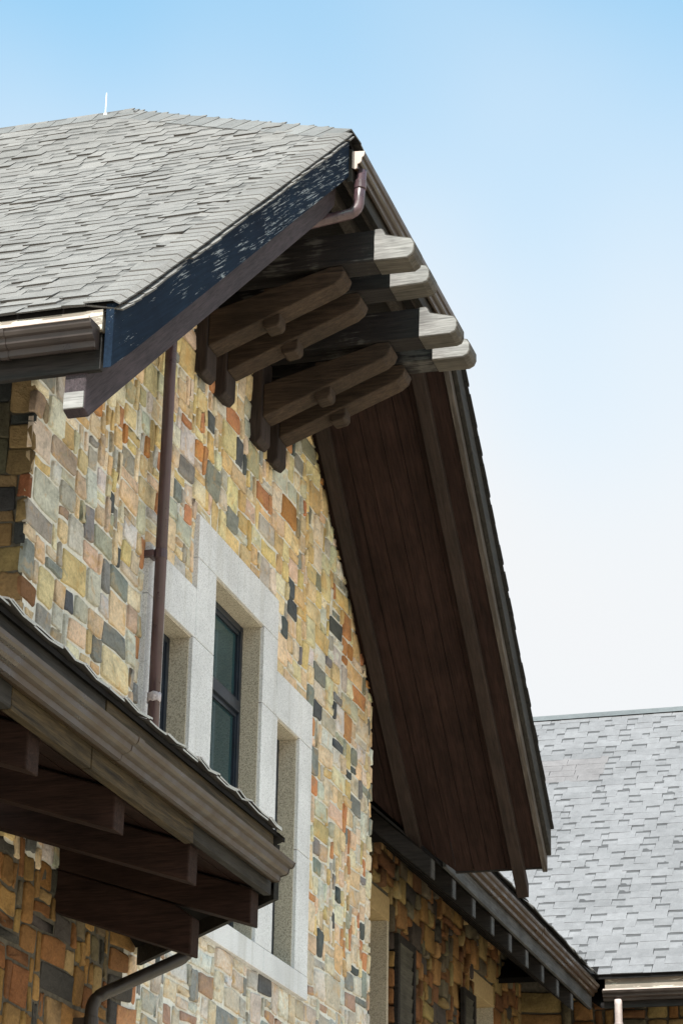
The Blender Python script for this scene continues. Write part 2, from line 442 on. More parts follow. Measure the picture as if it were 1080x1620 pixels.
# ------------------------------------------------------------------ shingles
def shingle_pieces(rows, t_rng, surf, rng, base, exposure, gapcol=.60, tooth=(.14, .36), gapw=(.09, .22), patch=None, curl=.010, var=(.86, 1.12), darkat=.66):
    """rows: list of s (up-slope) ; t_rng(s)->(t0,t1); surf(s,t,h)->point. yields (centre, MB)"""
    out = []
    for s in rows:
        t0, t1 = t_rng(s + exposure * .5)
        if t1 - t0 < .05: continue
        t = t0 - rng.uniform(0, .25); tooth_on = rng.random() < .5
        rowv = rng.uniform(.94, 1.06)
        while t < t1:
            w_ = rng.uniform(*tooth) if tooth_on else rng.uniform(*gapw)
            a, b = max(t, t0), min(t + w_, t1)
            t += w_
            is_t = tooth_on; tooth_on = not tooth_on
            if b - a < .03: continue
            v = rowv * rng.uniform(*var)
            flat = patch and patch(s, (a + b) / 2)
            c = tuple(x * v for x in base)
            if flat: c = tuple(x * y * v for x, y in zip(base, (.98, .93, .91))); is_t = True
            hb = (.0055 if is_t else .003) + rng.uniform(0, 1) ** 3 * curl * (1 if is_t else .3)
            hb2 = hb + rng.uniform(-.004, .004)
            ht = .0035 if is_t else .002
            ds = rng.uniform(-.004, .004)
            sk = rng.uniform(-.008, .008) if is_t else 0
            s0, s1 = s + ds, s + exposure + .045
            sm = s + exposure * (.60 if is_t else darkat)
            g = .0015
            m = MB()
            P = lambda ss, tt, h: surf(ss, tt, h)
            e = exposure
            def hh(ss, h0): return h0 + (ht - h0) * min(1, max(0, (ss - s0) / (s1 - s0)))
            vs = [P(s0, a + g, hb), P(s0, b - g, hb2), P(sm, b - g + sk * .6, hh(sm, hb2)), P(sm, a + g + sk * .6, hh(sm, hb)),
                  P(s1, b - g + sk, ht), P(s1, a + g + sk, ht),
                  P(s0, a + g, -.004), P(s0, b - g, -.004), P(s1, b - g + sk, -.004), P(s1, a + g + sk, -.004)]
            fs = [(0, 1, 2, 3), (3, 2, 4, 5), (6, 7, 1, 0), (7, 8, 4, 2, 1), (9, 6, 0, 3, 5), (6, 9, 8, 7)]
            edge = tuple(x * .7 for x in c)
            c2 = c if is_t else tuple(x * gapcol for x in c)
            m.add(vs, fs, [c, c2, edge, edge, edge, edge])
            out.append((P((s0 + s1) / 2, (a + b) / 2, 0), m))
    return out

def split_parts(pieces, name, stuffname, mat, parent, maxparts=300, area=None):
    items = []
    for P, m in pieces:
        v = in_view(P, 25); items.append(((1 / px(P)[2]) if v else 0, P, m))
    items.sort(key=lambda t: -t[0])
    rest = MB(); k = 0
    for sc, P, m in items:
        if k < maxparts and sc > 0:
            m.build(name, mat, parent); k += 1
        else: rest.add(m.v, m.f, list(m.c))
    if rest.v: tag(rest.build(stuffname, mat, parent), kind='stuff')

# gutter: profile list (outward o, z relative to the lip)
GUT = [(0, .006), (0, -.088), (.028, -.095), (.047, -.091), (.052, -.068), (.074, -.063), (.090, -.054), (.095, -.032), (.112, -.027), (.120, -.016), (.124, 0), (.116, .004)]
def gutter(mb, A, B, out, width=.13, zsc=1.0, th=.004):
    """A,B: back-top points of the gutter's ends; out: unit outward direction"""
    A, B, out = Vector(A), Vector(B), Vector(out)
    prof = [(o * width / .124, z * zsc) for o, z in GUT]
    inner = [(o - (th if o > .01 else -th), z + (th if z < -.03 else 0)) for o, z in reversed(prof)]
    loop = prof + inner
    f = lambda Q: [Q + out * o + Vector((0, 0, z)) for o, z in loop]
    mb.loft(f(A), f(B))
    return [(o, z) for o, z in prof]
def gutter_cap(mb, A, d, out, width=.13, zsc=1.0, th=.006):
    A, d, out = Vector(A), Vector(d), Vector(out)
    prof = [(o * width / .124 * 1.02, z * zsc * 1.03) for o, z in GUT[:-1]]
    f = lambda Q: [Q + out * o + Vector((0, 0, z)) for o, z in prof]
    mb.loft(f(A), f(A + d * th))

# =================================================================== MAIN HOUSE
rng = random.Random(7)
house = empty('gabled_house')
tag(house, 'tall ochre and grey stone house gable with a clipped shingle roof and blue flaking bargeboard', 'house')

TL = [(-1.715, 6.905), (-1.45, 7.115), (0.2, 8.49), (2.08, 10.06), (3.46, 11.38)]
TR = [(3.46, 11.38), (4.85, 9.87), (8.12, 6.89)]
def soff(x): return 13.93 - .905 * x
def interp(P, x):
    for (a, b), (c, d) in zip(P, P[1:]):
        if x <= c or (c, d) == P[-1]: return b + (d - b) * (x - a) / (c - a)
def tl(x):
    if x < TL[0][0]: return TL[0][1] + (x - TL[0][0]) * .84
    return interp(TL, x)
def tr(x): return interp(TR, x)
YB = 12.0; YF = -1.17; YA = 0.95

# --- roof deck (thin solid), a part
deck = MB()
def slab(poly, th=.05):
    top = [Vector(p) for p in poly]; bot = [p - Vector((0, 0, th)) for p in top]
    deck.loft(bot, top)
for P, n in ((TL, 1), (TR, 1)):
    for (a, b), (c, d) in zip(P, P[1:]):
        if max(abs(a - 3.46), abs(c - 3.46)) < 1.5:
            if P is TL: slab([(a, YF, b), (c, YA, d), (c, YB, d), (a, YB, b)])
            else: slab([(a, YA, b), (c, YF, d), (c, YB, d), (a, YB, b)])
        else: slab([(a, YF, b), (c, YF, d), (c, YB, d), (a, YB, b)])
slab([(2.08, YF, 10.06), (4.85, YF, 9.87), (3.46, YA, 11.38)])
roof = deck.build('roof', 'dark', house)

# --- left slope shingles
cum = [0]
for (a, b), (c, d) in zip(TL, TL[1:]): cum.append(cum[-1] + math.hypot(c - a, d - b))
def prof_at(P, cm, s):
    for i in range(len(P) - 1):
        if s <= cm[i + 1] or i == len(P) - 2:
            f = (s - cm[i]) / (cm[i + 1] - cm[i]); a, b = P[i]; c, d = P[i + 1]
            L = math.hypot(c - a, d - b)
            return a + (c - a) * f, b + (d - b) * f, (-(d - b) / L, (c - a) / L)
def surf_left(s, t, h):
    x, z, n = prof_at(TL, cum, s)
    wob = .010 * noise.noise(Vector((s * 1.3, t * .9, 4.2)))
    # the verge dips a little towards the rake edge
    dip = -.035 * max(0, (-.98 - t) / .2) ** 1.5 if t < -.98 else 0
    return Vector((x + n[0] * (h + .008 + wob + dip), t, z + n[1] * (h + .008 + wob + dip)))
EXP = .118
def trng_left(s):
    x = prof_at(TL, cum, s)[0]
    y0 = -1.215 if x < 2.06 else -1.2 + (x - 2.06) / (3.46 - 2.06) * (YA + 1.2)
    return y0, min(4.2, y0 + 5)
rows = [i * EXP - .03 for i in range(int(cum[-1] / EXP) + 1)]
SHL = (.172, .158, .151)
pcs = shingle_pieces(rows, trng_left, surf_left, rng, SHL, EXP, gapcol=.58, tooth=(.10, .30), gapw=(.08, .24), curl=.009, var=(.91, 1.08), darkat=.62)
split_parts(pcs, 'shingle', 'shingles', 'shingle', roof, 300)
# verge shingles folded over the left rake
k = 0; s = -.02
while s < cum[3] - .02:
    x, z, n = prof_at(TL, cum, s); x2, z2, n2 = prof_at(TL, cum, min(cum[-1], s + .165))
    m = MB(); v = rng.uniform(.82, 1.08); c = tuple(q * v for q in SHL); lift = .020 + rng.uniform(0, .008)
    A = [Vector((x + n[0] * lift, -1.02, z + n[1] * lift)), Vector((x + n[0] * lift * .8, -1.17, z + n[1] * lift * .8)),
         Vector((x, -1.205, z - .006))]
    B = [Vector((x2 + n2[0] * .018, -1.02, z2 + n2[1] * .018)), Vector((x2 + n2[0] * .014, -1.17, z2 + n2[1] * .014)),
         Vector((x2, -1.202, z2 - .012))]
    dn = Vector((0, 0, -.009))
    vs = A + B + [p + dn for p in A] + [p + dn for p in B]
    fs = [(0, 1, 4, 3), (1, 2, 5, 4), (6, 9, 10, 7), (7, 10, 11, 8), (0, 6, 7, 1), (1, 7, 8, 2), (3, 4, 10, 9), (4, 5, 11, 10), (0, 3, 9, 6), (2, 8, 11, 5)]
    dk = tuple(q * .6 for q in c)
    m.add(vs, fs, [c, c] + [dk] * 8); m.build('verge_shingle', 'shingle', roof)
    s += EXP
# hip caps + ridge caps
def caps(A, B, ua, ub, n, name, wid=.16):
    A, B = Vector(A), Vector(B); D = B - A
    for i in range(n):
        f0, f1 = i / n, (i + 1.2) / n
        p0, p1 = A + D * f0, A + D * min(1.0, f1)
        v = rng.uniform(.80, 1.05); c = (.165 * v, .158 * v, .156 * v); dk = tuple(q * .5 for q in c)
        h0, h1 = .020 + rng.uniform(0, .003), .014
        up = Vector((0, 0, 1)); ua_, ub_ = Vector(ua), Vector(ub)
        a0, a1 = p0 + ua_ * wid + up * .020, p1 + ua_ * wid + up * .016
        c0, c1 = p0 + up * (h0 + .005), p1 + up * (h1 + .005)
        b0, b1 = p0 + ub_ * wid * .55, p1 + ub_ * wid * .55 - up * .002
        dn = Vector((0, 0, -.012))
        top = [a0, c0, b0, a1, c1, b1]; vs = top + [p + dn for p in top]
        fs = [(0, 1, 4, 3), (1, 2, 5, 4), (6, 9, 10, 7), (7, 10, 11, 8), (0, 6, 7, 1), (1, 7, 8, 2), (3, 4, 10, 9), (4, 5, 11, 10), (0, 3, 9, 6), (2, 8, 11, 5)]
        MB().add(vs, fs, [c, c] + [dk] * 8).build(name, 'shingle', roof)
# left hip: from the lower corner up to the apex
def nrm(v): v = Vector(v); return v.normalized()
hipA, hipB = (2.07, -1.20, 10.06), (3.46, YA, 11.38)
caps(hipA, hipB, nrm((-.45, .35, -.43)), nrm((.55, -.25, -.22)), 14, 'hip_cap', .20)
caps((4.86, -1.20, 9.87), hipB, nrm((.45, .35, -.36)), nrm((-.55, -.25, -.16)), 14, 'hip_cap')
caps((3.46, YA - .05, 11.385), (3.46, 5.0, 11.385), nrm((-.72, 0, -.69)), nrm((.68, 0, -.73)), 24, 'ridge_cap')
# hip face shingles (their butts show along the eave) and right slope edges, as one mass each
hs = MB()
Lh = math.hypot(YA + 1.2, 1.42)
for i in range(int(Lh / EXP)):
    s = i * EXP - .03; f = s / Lh
    xl, xr = 2.08 + (3.46 - 2.08) * f, 4.85 + (3.46 - 4.85) * f
    z0 = 9.965 + (11.38 - 9.965) * f; y0 = -1.2 + (YA + 1.2) * f
    t = xl + .10; xr -= .10
    while t < xr - .05:
        w_ = rng.uniform(.15, .4); b = min(xr, t + w_); v = rng.uniform(.85, 1.1); c = tuple(q * v for q in SHL)
        tz = lambda x, zz: zz + (.095 * (1 - f)) * (1 - 2 * (x - 2.08) / 2.77) * 1.0
        hb = .012 + rng.uniform(0, .006)
        za, zb = tz(t, z0), tz(b, z0)
        dy, dz = .19 * (YA + 1.2) / Lh, .19 * 1.42 / Lh
        vs = [(t, y0, za + hb), (b - .003, y0, zb + hb), (b - .003, y0 + dy, zb + dz + .01), (t, y0 + dy, za + dz + .01)]
        vs += [(p[0], p[1], p[2] - .014) for p in vs]
        hs.add(vs, [(0, 1, 2, 3), (7, 6, 5, 4), (0, 4, 5, 1), (1, 5, 6, 2), (2, 6, 7, 3), (3, 7, 4, 0)], [c] * 6); t = b
tag(hs.build('hip_shingles', 'shingle', roof), kind='stuff')
# right slope: verge shingles on the rake plus a mass behind
s = 0; LR = math.hypot(8.12 - 4.85, 9.87 - 6.89); n_ = int(LR / EXP)
for i in range(n_ + 1):
    f0, f1 = i * EXP / LR, (i * EXP + .17) / LR
    x0, x1 = 8.15 + (4.85 - 8.15) * f0, 8.15 + (4.85 - 8.15) * f1
    h = .020 + rng.uniform(0, .010); yv = -1.25 + rng.uniform(-.006, .006)
    v = rng.uniform(.8, 1.05); c = tuple(q * v for q in SHL)
    vs = [(x0, yv, tr(x0) + h), (x0, -.8, tr(x0) + h), (x1, -.8, tr(x1) + .012), (x1, yv, tr(x1) + .012)]
    vs += [(a, b, d - .02) for a, b, d in vs]
    dk = (.022, .021, .021)  # dark asphalt edges, with their shade put into the colour too
    MB().add(vs, [(0, 1, 2, 3), (7, 6, 5, 4), (0, 4, 5, 1), (1, 5, 6, 2), (2, 6, 7, 3), (3, 7, 4, 0)], [c] + [dk] * 5).build('verge_shingle', 'shingle', roof)
rs = MB()
for i in range(n_ + 12):
    f0, f1 = i * EXP / LR, (i * EXP + .17) / LR
    x0, x1 = 8.15 + (4.85 - 8.15) * f0, 8.15 + (4.85 - 8.15) * f1
    if x1 < 3.5: break
    t = -.8 if x1 > 4.85 else -.8 + (4.85 - x1) * 1.4
    while t < 4:
        b = t + rng.uniform(.15, .4); h = .02 + rng.uniform(0, .014); v = rng.uniform(.8, 1.05); c = tuple(q * v for q in SHL)
        vs = [(x0, t, tr(x0) + h), (x0, b - .003, tr(x0) + h), (x1, b - .003, tr(x1) + .01), (x1, t, tr(x1) + .01)]
        vs += [(a, q, d - .012) for a, q, d in vs]
        rs.add(vs, [(0, 1, 2, 3), (7, 6, 5, 4), (0, 4, 5, 1), (1, 5, 6, 2), (2, 6, 7, 3), (3, 7, 4, 0)], [c] * 6); t = b
tag(rs.build('right_slope_shingles', 'shingle', roof), kind='stuff')

# --- left bargeboard: blue face board, thicker board below, foot
xs = [-1.72, -1.45, -.6, .2, 1.1, 2.08, 2.12]
m = MB()
top = [(x, tl(x) - .006) for x in xs]; bot = [(x, tl(x) - .345) for x in xs]
m.loft([(x, -1.172, z) for x, z in top] + [(x, -1.172, z) for x, z in reversed(bot)], [(x, -1.13, z) for x, z in top] + [(x, -1.13, z) for x, z in reversed(bot)])
tag(m.build('bargeboard', 'blue', house, bevel=.004), 'dark blue bargeboard with white flaking paint')
xs2 = [-1.685, -1.45, -.6, .2, 1.1, 2.08, 2.34]
top = [(x, tl(x) - .25) for x in xs2]; bot = [(x, tl(x) - .61) for x in xs2]; bot[0] = (-1.625, 6.355); bot[-1] = (2.26, tl(2.26) - .60)
m = MB(); lp = top + list(reversed(bot)) + [(-1.685, 6.37)]
m.prism_y(lp, -1.035, -.925)
barge_low = tag(m.build('lower_bargeboard', 'barge', house, bevel=.006), 'purple brown board below the blue bargeboard')
MB().box(-1.697, -1.686, -1.030, -.930, 6.376, 6.460).build('lit_end_plate', 'tip', barge_low)  # pale plate paints the sunlit lower half of the foot's end

# --- left eave: pale fascia, gutter, dark board
MB().box(-1.722, -1.68, -1.115, YB, 6.76, 6.868).build('fascia', 'pale', house)
MB().box(-1.70, -1.665, -1.11, YB, 6.56, 6.755).build('fascia', 'eave', house, bevel=.005)
MB().box(-1.69, -1.64, -1.12, YB, 6.872, 6.898).build('drip_edge', 'dark', house)
m = MB(); gutter(m, (-1.724, -1.10, 6.765), (-1.724, YB, 6.765), (-1, 0, 0), .115, 1.25)
gl = m.build('gutter', 'guttery', house); tag(gl, 'dark brown gutter under the left shingle slope')
m = MB(); gutter_cap(m, (-1.724, -1.10, 6.765), (0, -1, 0), (-1, 0, 0), .115, 1.25); m.build('end_cap', 'guttery', gl)
m = MB(); m.box(-1.846, -1.834, -1.098, YB, 6.765, 6.780); m.build('gutter_lip', 'pinklip', gl)
m = MB(); gutter(m, (-1.724, -.66, 6.766), (-1.724, -.62, 6.766), (-1, 0, 0), .121, 1.31); m.build('joint_sleeve', 'guttery', gl)
m = MB(); m.loft([(-1.66, -1.10, 6.58), (0, -1.10, 8.06), (0, -1.10, 8.09), (-1.66, -1.10, 6.61)], [(-1.66, YB, 6.58), (0, YB, 8.06), (0, YB, 8.09), (-1.66, YB, 6.61)])
m.build('eave_soffit', 'eave', house)
m = MB(); m.loft([(0, -1.03, 8.06), (2.06, -1.03, 9.78), (2.06, -1.03, 9.81), (0, -1.03, 8.09)], [(0, 0, 8.06), (2.06, 0, 9.78), (2.06, 0, 9.81), (0, 0, 8.09)])
m.build('rake_soffit', 'eave', house)

# --- right rake: soffit planks, rafters, layered edge boards
y = -1.14; planks = []
while y < .95:
    wd = rng.choice((.135, .15, .142)); planks.append((y, min(.96, y + wd))); y += wd
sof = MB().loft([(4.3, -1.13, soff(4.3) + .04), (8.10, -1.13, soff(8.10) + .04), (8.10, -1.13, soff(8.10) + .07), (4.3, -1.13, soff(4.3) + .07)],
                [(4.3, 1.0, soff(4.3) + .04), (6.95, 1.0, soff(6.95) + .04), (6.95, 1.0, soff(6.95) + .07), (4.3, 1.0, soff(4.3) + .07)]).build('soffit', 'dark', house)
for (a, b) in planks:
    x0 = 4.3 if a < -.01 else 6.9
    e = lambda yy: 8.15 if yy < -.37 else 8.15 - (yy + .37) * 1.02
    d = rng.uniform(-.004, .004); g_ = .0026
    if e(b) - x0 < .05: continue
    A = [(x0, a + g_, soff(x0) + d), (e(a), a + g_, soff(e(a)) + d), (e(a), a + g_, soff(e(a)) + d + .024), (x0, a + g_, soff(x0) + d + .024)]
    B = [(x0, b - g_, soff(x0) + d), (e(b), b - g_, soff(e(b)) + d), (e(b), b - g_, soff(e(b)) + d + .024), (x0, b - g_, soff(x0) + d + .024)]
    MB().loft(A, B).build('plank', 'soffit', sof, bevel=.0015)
def slope_board(name, mat, y0, y1, d0, d1, x0, x1, label=None, plumb=True, bev=.005):
    m = MB(); lo = [(x0, soff(x0) + d0), (x1, soff(x1) + d0)]; hi = [(x1, soff(x1) + d1), (x0, soff(x0) + d1)]
    m.prism_y(lo + hi, y0, y1); return m.build(name, mat, house, bevel=bev)
slope_board('rake_rafter', 'rafter', -1.00, -.90, -.115, -.004, 4.4, 8.27)
slope_board('rake_rafter', 'rafter', -.165, -.055, -.085, -.004, 4.9, 7.97)
slope_board('edge_board', 'edge', -1.185, -1.142, -.035, .17, 4.5, 8.16)
slope_board('edge_board', 'eavex', -1.225, -1.187, .07, .29, 4.6, 8.13)
MB().box(8.153, 8.185, -1.14, -.40, 6.545, 6.86).build('fascia', 'eave', house)

# --- clipped gable eave: soffit, battens, fascia, gutter
MB().box(2.0, 4.75, -1.12, 0.05, 9.86, 9.88).build('hip_soffit', 'eave', house)
for ya, yb, z0 in ((-1.145, -1.115, 9.74), (-.99, -.92, 9.765)):
    MB().box(2.12, 4.72, ya, yb, z0, 9.858).build('batten', 'edge', house, bevel=.004)
MB().box(2.13, 4.76, -1.19, -1.15, 9.72, 9.97).build('fascia', 'eavex', house, bevel=.004)
m = MB(); gutter(m, (2.13, -1.192, 9.935), (4.74, -1.192, 9.935), (0, -1, 0), .085, 1.3)
gh = tag(m.build('gutter', 'gutterx', house), 'tan brown gutter under the clipped gable eave')
for xx, dd in ((2.13, (-1, 0, 0)), (4.74, (1, 0, 0))):
    m = MB(); gutter_cap(m, (xx, -1.192, 9.935), dd, (0, -1, 0), .085, 1.3); m.build('end_cap', 'pinklip' if xx < 3 else 'gutterx', gh)  # left cap coloured pale for the sunlight on it

# --- four timber brackets
for bx in (2.46, 2.86, 3.64, 4.02):
    j = rng.uniform(-.01, .01)
    br = MB().prism_x([(.05, 8.67), (-.06, 8.60 + j), (-.10, 8.64 + j), (-.10, 9.285), (.05, 9.285)], bx, bx + .20).build('bracket', 'post', house, bevel=.012)
    MB().prism_x([(-.10, 8.80), (-.98, 9.155), (-1.03, 9.195), (-1.05, 9.245), (-1.03, 9.286), (-.94, 9.286), (-.10, 9.06)], bx + .006, bx + .194).build('strut', 'strut', br, bevel=.010)
    MB().prism_x([(.05, 9.29), (-1.25, 9.288), (-1.25, 9.522), (.05, 9.53)], bx, bx + .20).build('beam', 'beam', br, bevel=.008)
    MB().prism_x([(-1.252, 9.284), (-1.485, 9.284 + j), (-1.52, 9.30), (-1.535, 9.335), (-1.535, 9.39), (-1.515, 9.425), (-1.335, 9.475), (-1.318, 9.515), (-1.30, 9.526), (-1.252, 9.526)],
                 bx - .002, bx + .202).build('beam_tip', 'tipdark', br, bevel=.004)
    MB().prism_x([(-1.254, 9.292), (-1.480, 9.292 + j), (-1.512, 9.306), (-1.527, 9.338), (-1.527, 9.388), (-1.509, 9.419), (-1.332, 9.468), (-1.314, 9.508), (-1.30, 9.520), (-1.254, 9.520)],
                 bx - .006, bx + .02).build('bleached_sunlit_face', 'tip', br, bevel=.004)  # bleached side face; sunlight is also put into its pale colour
    MB().prism_x([(-.475, 9.2), (-.475, 8.915), (-.495, 8.895), (-.575, 8.91), (-.595, 8.935), (-.595, 9.2)], bx + .03, bx + .17).build('hanger', 'strut', br, bevel=.010)

# --- gable wall
def blocked(x, z):
    return (1.76 < x < 5.19 and 4.93 < z < 7.11) or (2.63 < x < 4.32 and 4.93 < z < 7.64)
m = MB()
m.box(0, 1.80, 0, .35, 0, 8.0)
m.box(1.80, 5.16, 0, .35, 0, 4.96)
m.prism_y([(5.16, 0), (6.90, 0), (6.90, soff(6.9) + .08), (5.16, soff(5.16) + .08)], 0, .35)
m.prism_y([(0, 8.0), (0, 8.02), (2.08, 9.84), (4.55, 9.84), (5.16, soff(5.16) + .08), (5.16, 7.08), (4.30, 7.08), (4.30, 7.60), (2.66, 7.60), (2.66, 7.08), (1.80, 7.08), (1.80, 8.0)], 0, .35)
gw = tag(m.build('gable_wall', 'mortar', house), 'gable wall of coursed ochre, grey and rust stones')
MB().box(-5.99, 1.74, -.0035, .30, 0, 4.76).build('canopy_shade_slab', 'mortarshade', house)  # dark mortar slab added to paint the shadow under the canopy
U0 = .074
OX, OZ = -.035, 3.30
rects = pack(6.96, 6.55, U0, rng, lambda a, b: blocked(a + OX, b + OZ) or (b + OZ > min(tl(a + OX) - .30, soff(a + OX) + .06)) or b + OZ > 9.80)
def pal_gable(P, rg):
    if P.z < 4.75 and P.x < 1.75 + (4.5 - P.z) * .1: return pick(PAL_GOLD_SHADE, rg)  # darkened palette fills the area of the canopy's shadow
    c = pick(PAL, rg)
    lum = sum(c) / 3
    if P.z > 7.6 and rg.random() < .5 and lum > .2: c = (c[0] * 1.0, c[1] * .95, c[2] * .72)
    if P.z < 5.3 and P.x > 2.0 and lum > .2: c = tuple(q * .5 + lum * .5 for q in c)
    if P.x < .5 and rg.random() < .22: c = tuple(q * .5 for q in c)
    return c
stone_wall(gw, rects, (Vector((OX, 0, OZ)), Vector((1, 0, 0)), Vector((0, 0, 1)), Vector((0, -1, 0))), rng, pal_gable)

# --- side walls, back wall and floor line of the main block
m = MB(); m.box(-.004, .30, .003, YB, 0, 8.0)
sw = tag(m.build('side_wall', 'mortarshade', house), 'left side wall with stones and mortar coloured dark for its shade')
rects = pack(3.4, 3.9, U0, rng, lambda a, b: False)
stone_wall(sw, rects, (Vector((-.004, 3.4, 4.2)), Vector((0, -1, 0)), Vector((0, 0, 1)), Vector((-1, 0, 0))), rng, PAL_SIDE_SHADE, gap=.006, proud=.016)
MB().box(6.55, 6.90, .352, YB, 0, 7.7).build('side_wall', 'mortar', house)
MB().prism_y([(.35, 0), (6.55, 0), (6.55, 7.9), (3.46, 10.9), (.35, 8.2)], YB - .35, YB - .01).build('back_wall', 'mortar', house)

# --- granite window surround
gy0, gy1 = -.038, .22
sur = None
def gran(x0, x1, z0, z1, y0=gy0):
    global sur
    g_ = .0026
    o = MB().box(x0 + g_, x1 - g_, y0, gy1, z0 + g_, z1 - g_)
    ob = o.build('granite_block' if sur else 'window_surround', 'granite', sur or house, bevel=.004)
    if not sur: sur = ob
    return ob
gran(2.62, 3.42, 7.345, 7.65); gran(3.42, 4.33, 7.345, 7.65)
gran(1.75, 2.62, 6.78, 7.12); gran(4.33, 5.20, 6.78, 7.12)
gran(2.62, 2.99, 6.78, 7.345); gran(4.01, 4.33, 6.78, 7.345)
for z0, z1 in ((5.09, 5.95), (5.95, 6.78)):
    gran(1.75, 2.06, z0, z1); gran(4.89, 5.20, z0, z1)
    gran(2.58, 2.99, z0, z1); gran(4.01, 4.37, z0, z1)
gran(1.75, 2.62, 4.92, 5.09, gy0 - .004); gran(2.62, 4.19, 4.92, 5.09, gy0 - .004); gran(4.19, 5.20, 4.92, 5.09, gy0 - .004)

for x0, x1, z1 in ((2.06, 2.58, 6.78), (2.99, 4.01, 7.345), (4.37, 4.89, 6.78)):
    t = .012
    MB().box(x1 - t, x1 + .001, -.012, .115, 5.092, z1 - t - .001).build('reveal_lining', 'granrough', sur)
    MB().box(x0 - .001, x0 + t, -.012, .115, 5.092, z1 - t - .001).build('reveal_lining', 'granrough', sur)
    MB().box(x0 - .001, x1 + .001, -.022, .115, z1 - t, z1 + .001).build('head_lining', 'granrough', sur)  # tan head: warm bounce light is put into the lining's colour
def window(x0, x1, z0, z1, bars):
    fy0, fy1 = .115, .175; t = .055
    m = MB(); m.box(x0, x0 + t, fy0, fy1, z0, z1); m.box(x1 - t, x1, fy0, fy1, z0, z1)
    m.box(x0 + t, x1 - t, fy0 + .002, fy1, z1 - t, z1); m.box(x0 + t, x1 - t, fy0 + .002, fy1, z0, z0 + t)
    wn = m.build('window', 'frame', house, bevel=.004)
    zs = [z0 + t] + bars + [z1 - t]
    for b in bars: MB().box(x0 + t, x1 - t, fy0 - .012, fy1 - .01, b - .04, b + .04).build('transom', 'frame', wn, bevel=.004)
    for a, b in zip(zs, zs[1:]):
        lo = a + (.04 if a in bars else 0); hi = b - (.04 if b in bars else 0)
        f = MB()
        for (p0, p1, q0, q1) in ((x0 + t, x0 + t + .03, lo, hi), (x1 - t - .03, x1 - t, lo, hi), (x0 + t + .03, x1 - t - .03, lo, lo + .03), (x0 + t + .03, x1 - t - .03, hi - .03, hi)):
            f.box(p0, p1, fy0 + .012, fy1 - .02, q0, q1)
        f.build('sash', 'frame', wn)
        MB().box(x0 + t + .03, x1 - t - .03, fy0 + .030, fy0 + .036, lo + .03, hi - .03).build('pane', 'glass', wn)
    return wn
window(2.99, 4.01, 5.09, 7.345, [6.73])
window(2.06, 2.58, 5.09, 6.78, []); window(4.37, 4.89, 5.09, 6.78, [])
MB().box(1.8, 5.15, .26, .34, 4.97, 7.6).build('window_backing', 'dark', house)

# =================================================================== DOWNPIPES
def pipe(name, label, path, r, mat, collars=(), wraps=(), group=None):
    t = empty(name); tag(t, label, 'downpipe', group)
    # round the corners
    P = [Vector(p) for p in path]; sm = [P[0]]
    for a, b, c in zip(P, P[1:], P[2:]):
        d1, d2 = (a - b), (c - b); L = min(.075, d1.length * .45, d2.length * .45)
        p0, p1 = b + d1.normalized() * L, b + d2.normalized() * L
        for i in range(6):
            f = i / 5; sm.append(p0 * (1 - f) ** 2 + b * 2 * f * (1 - f) + p1 * f * f)
    sm.append(P[-1])
    MB().tube(sm, r, 16).build('pipe', mat, t, smooth=True)
    for (c, d) in collars:
        c, d = Vector(c), Vector(d); MB().tube([c - d * .03, c + d * .03], r * 1.14, 16).build('collar', mat, t, smooth=False, bevel=.003)
    for (c, d) in collars[:1]:
        if abs(c[1]) < .2: MB().box(c[0] - .05, c[0] + .05, -.075, .0, c[2] - .02, c[2] + .02).build('wall_clip', mat, t)
    for (c, d) in wraps:
        c, d = Vector(c), Vector(d)
        m = MB(); m.tube([c - d * .028, c - d * .012, c + d * .006, c + d * .03], r * 1.16, 12)
        m.v = [tuple(q + rng.uniform(-.006, .006) for q in p) for p in m.v]
        m.build('sealant_wrap', 'sealant', t, smooth=True)
    return t
pipe('downpipe', 'purple brown downpipe running down the gable wall past the small window', [(2.20, -1.235, 9.83), (2.20, -1.215, 9.52), (1.77, -.11, 9.12), (1.77, -.105, 4.93)], .037, 'pipe',
     collars=[((1.77, -.105, 7.03), (0, 0, 1)), ((2.20, -1.228, 9.72), (0, 0, 1))], wraps=[((1.77, -.105, 6.10), (0, 0, 1))])

# =================================================================== CANOPY (lower pent roof on the gable wall)
can = empty('porch_canopy')
tag(can, 'dark timber porch canopy with ribbed brown gutter and exposed rafters on the stone wall', 'canopy')
RB = lambda y: 4.80 + .325 * y      # rafter underside
for rx in (-4.25, -3.24, -2.28, -1.28, -.28, .69):
    MB().prism_x([(.02, RB(0)), (-1.13, RB(-1.13)), (-1.13, RB(-1.13) + .19), (.02, RB(0) + .20)], rx, rx + .13).build('rafter', 'canopyraft', can, bevel=.008)
MB().prism_x([(.02, 4.565), (-.70, 4.318), (-.80, 4.285), (-.80, 4.49), (-.70, 4.56), (.02, 4.80)], .692, .822).build('corbel', 'canopyraft', can, bevel=.010)
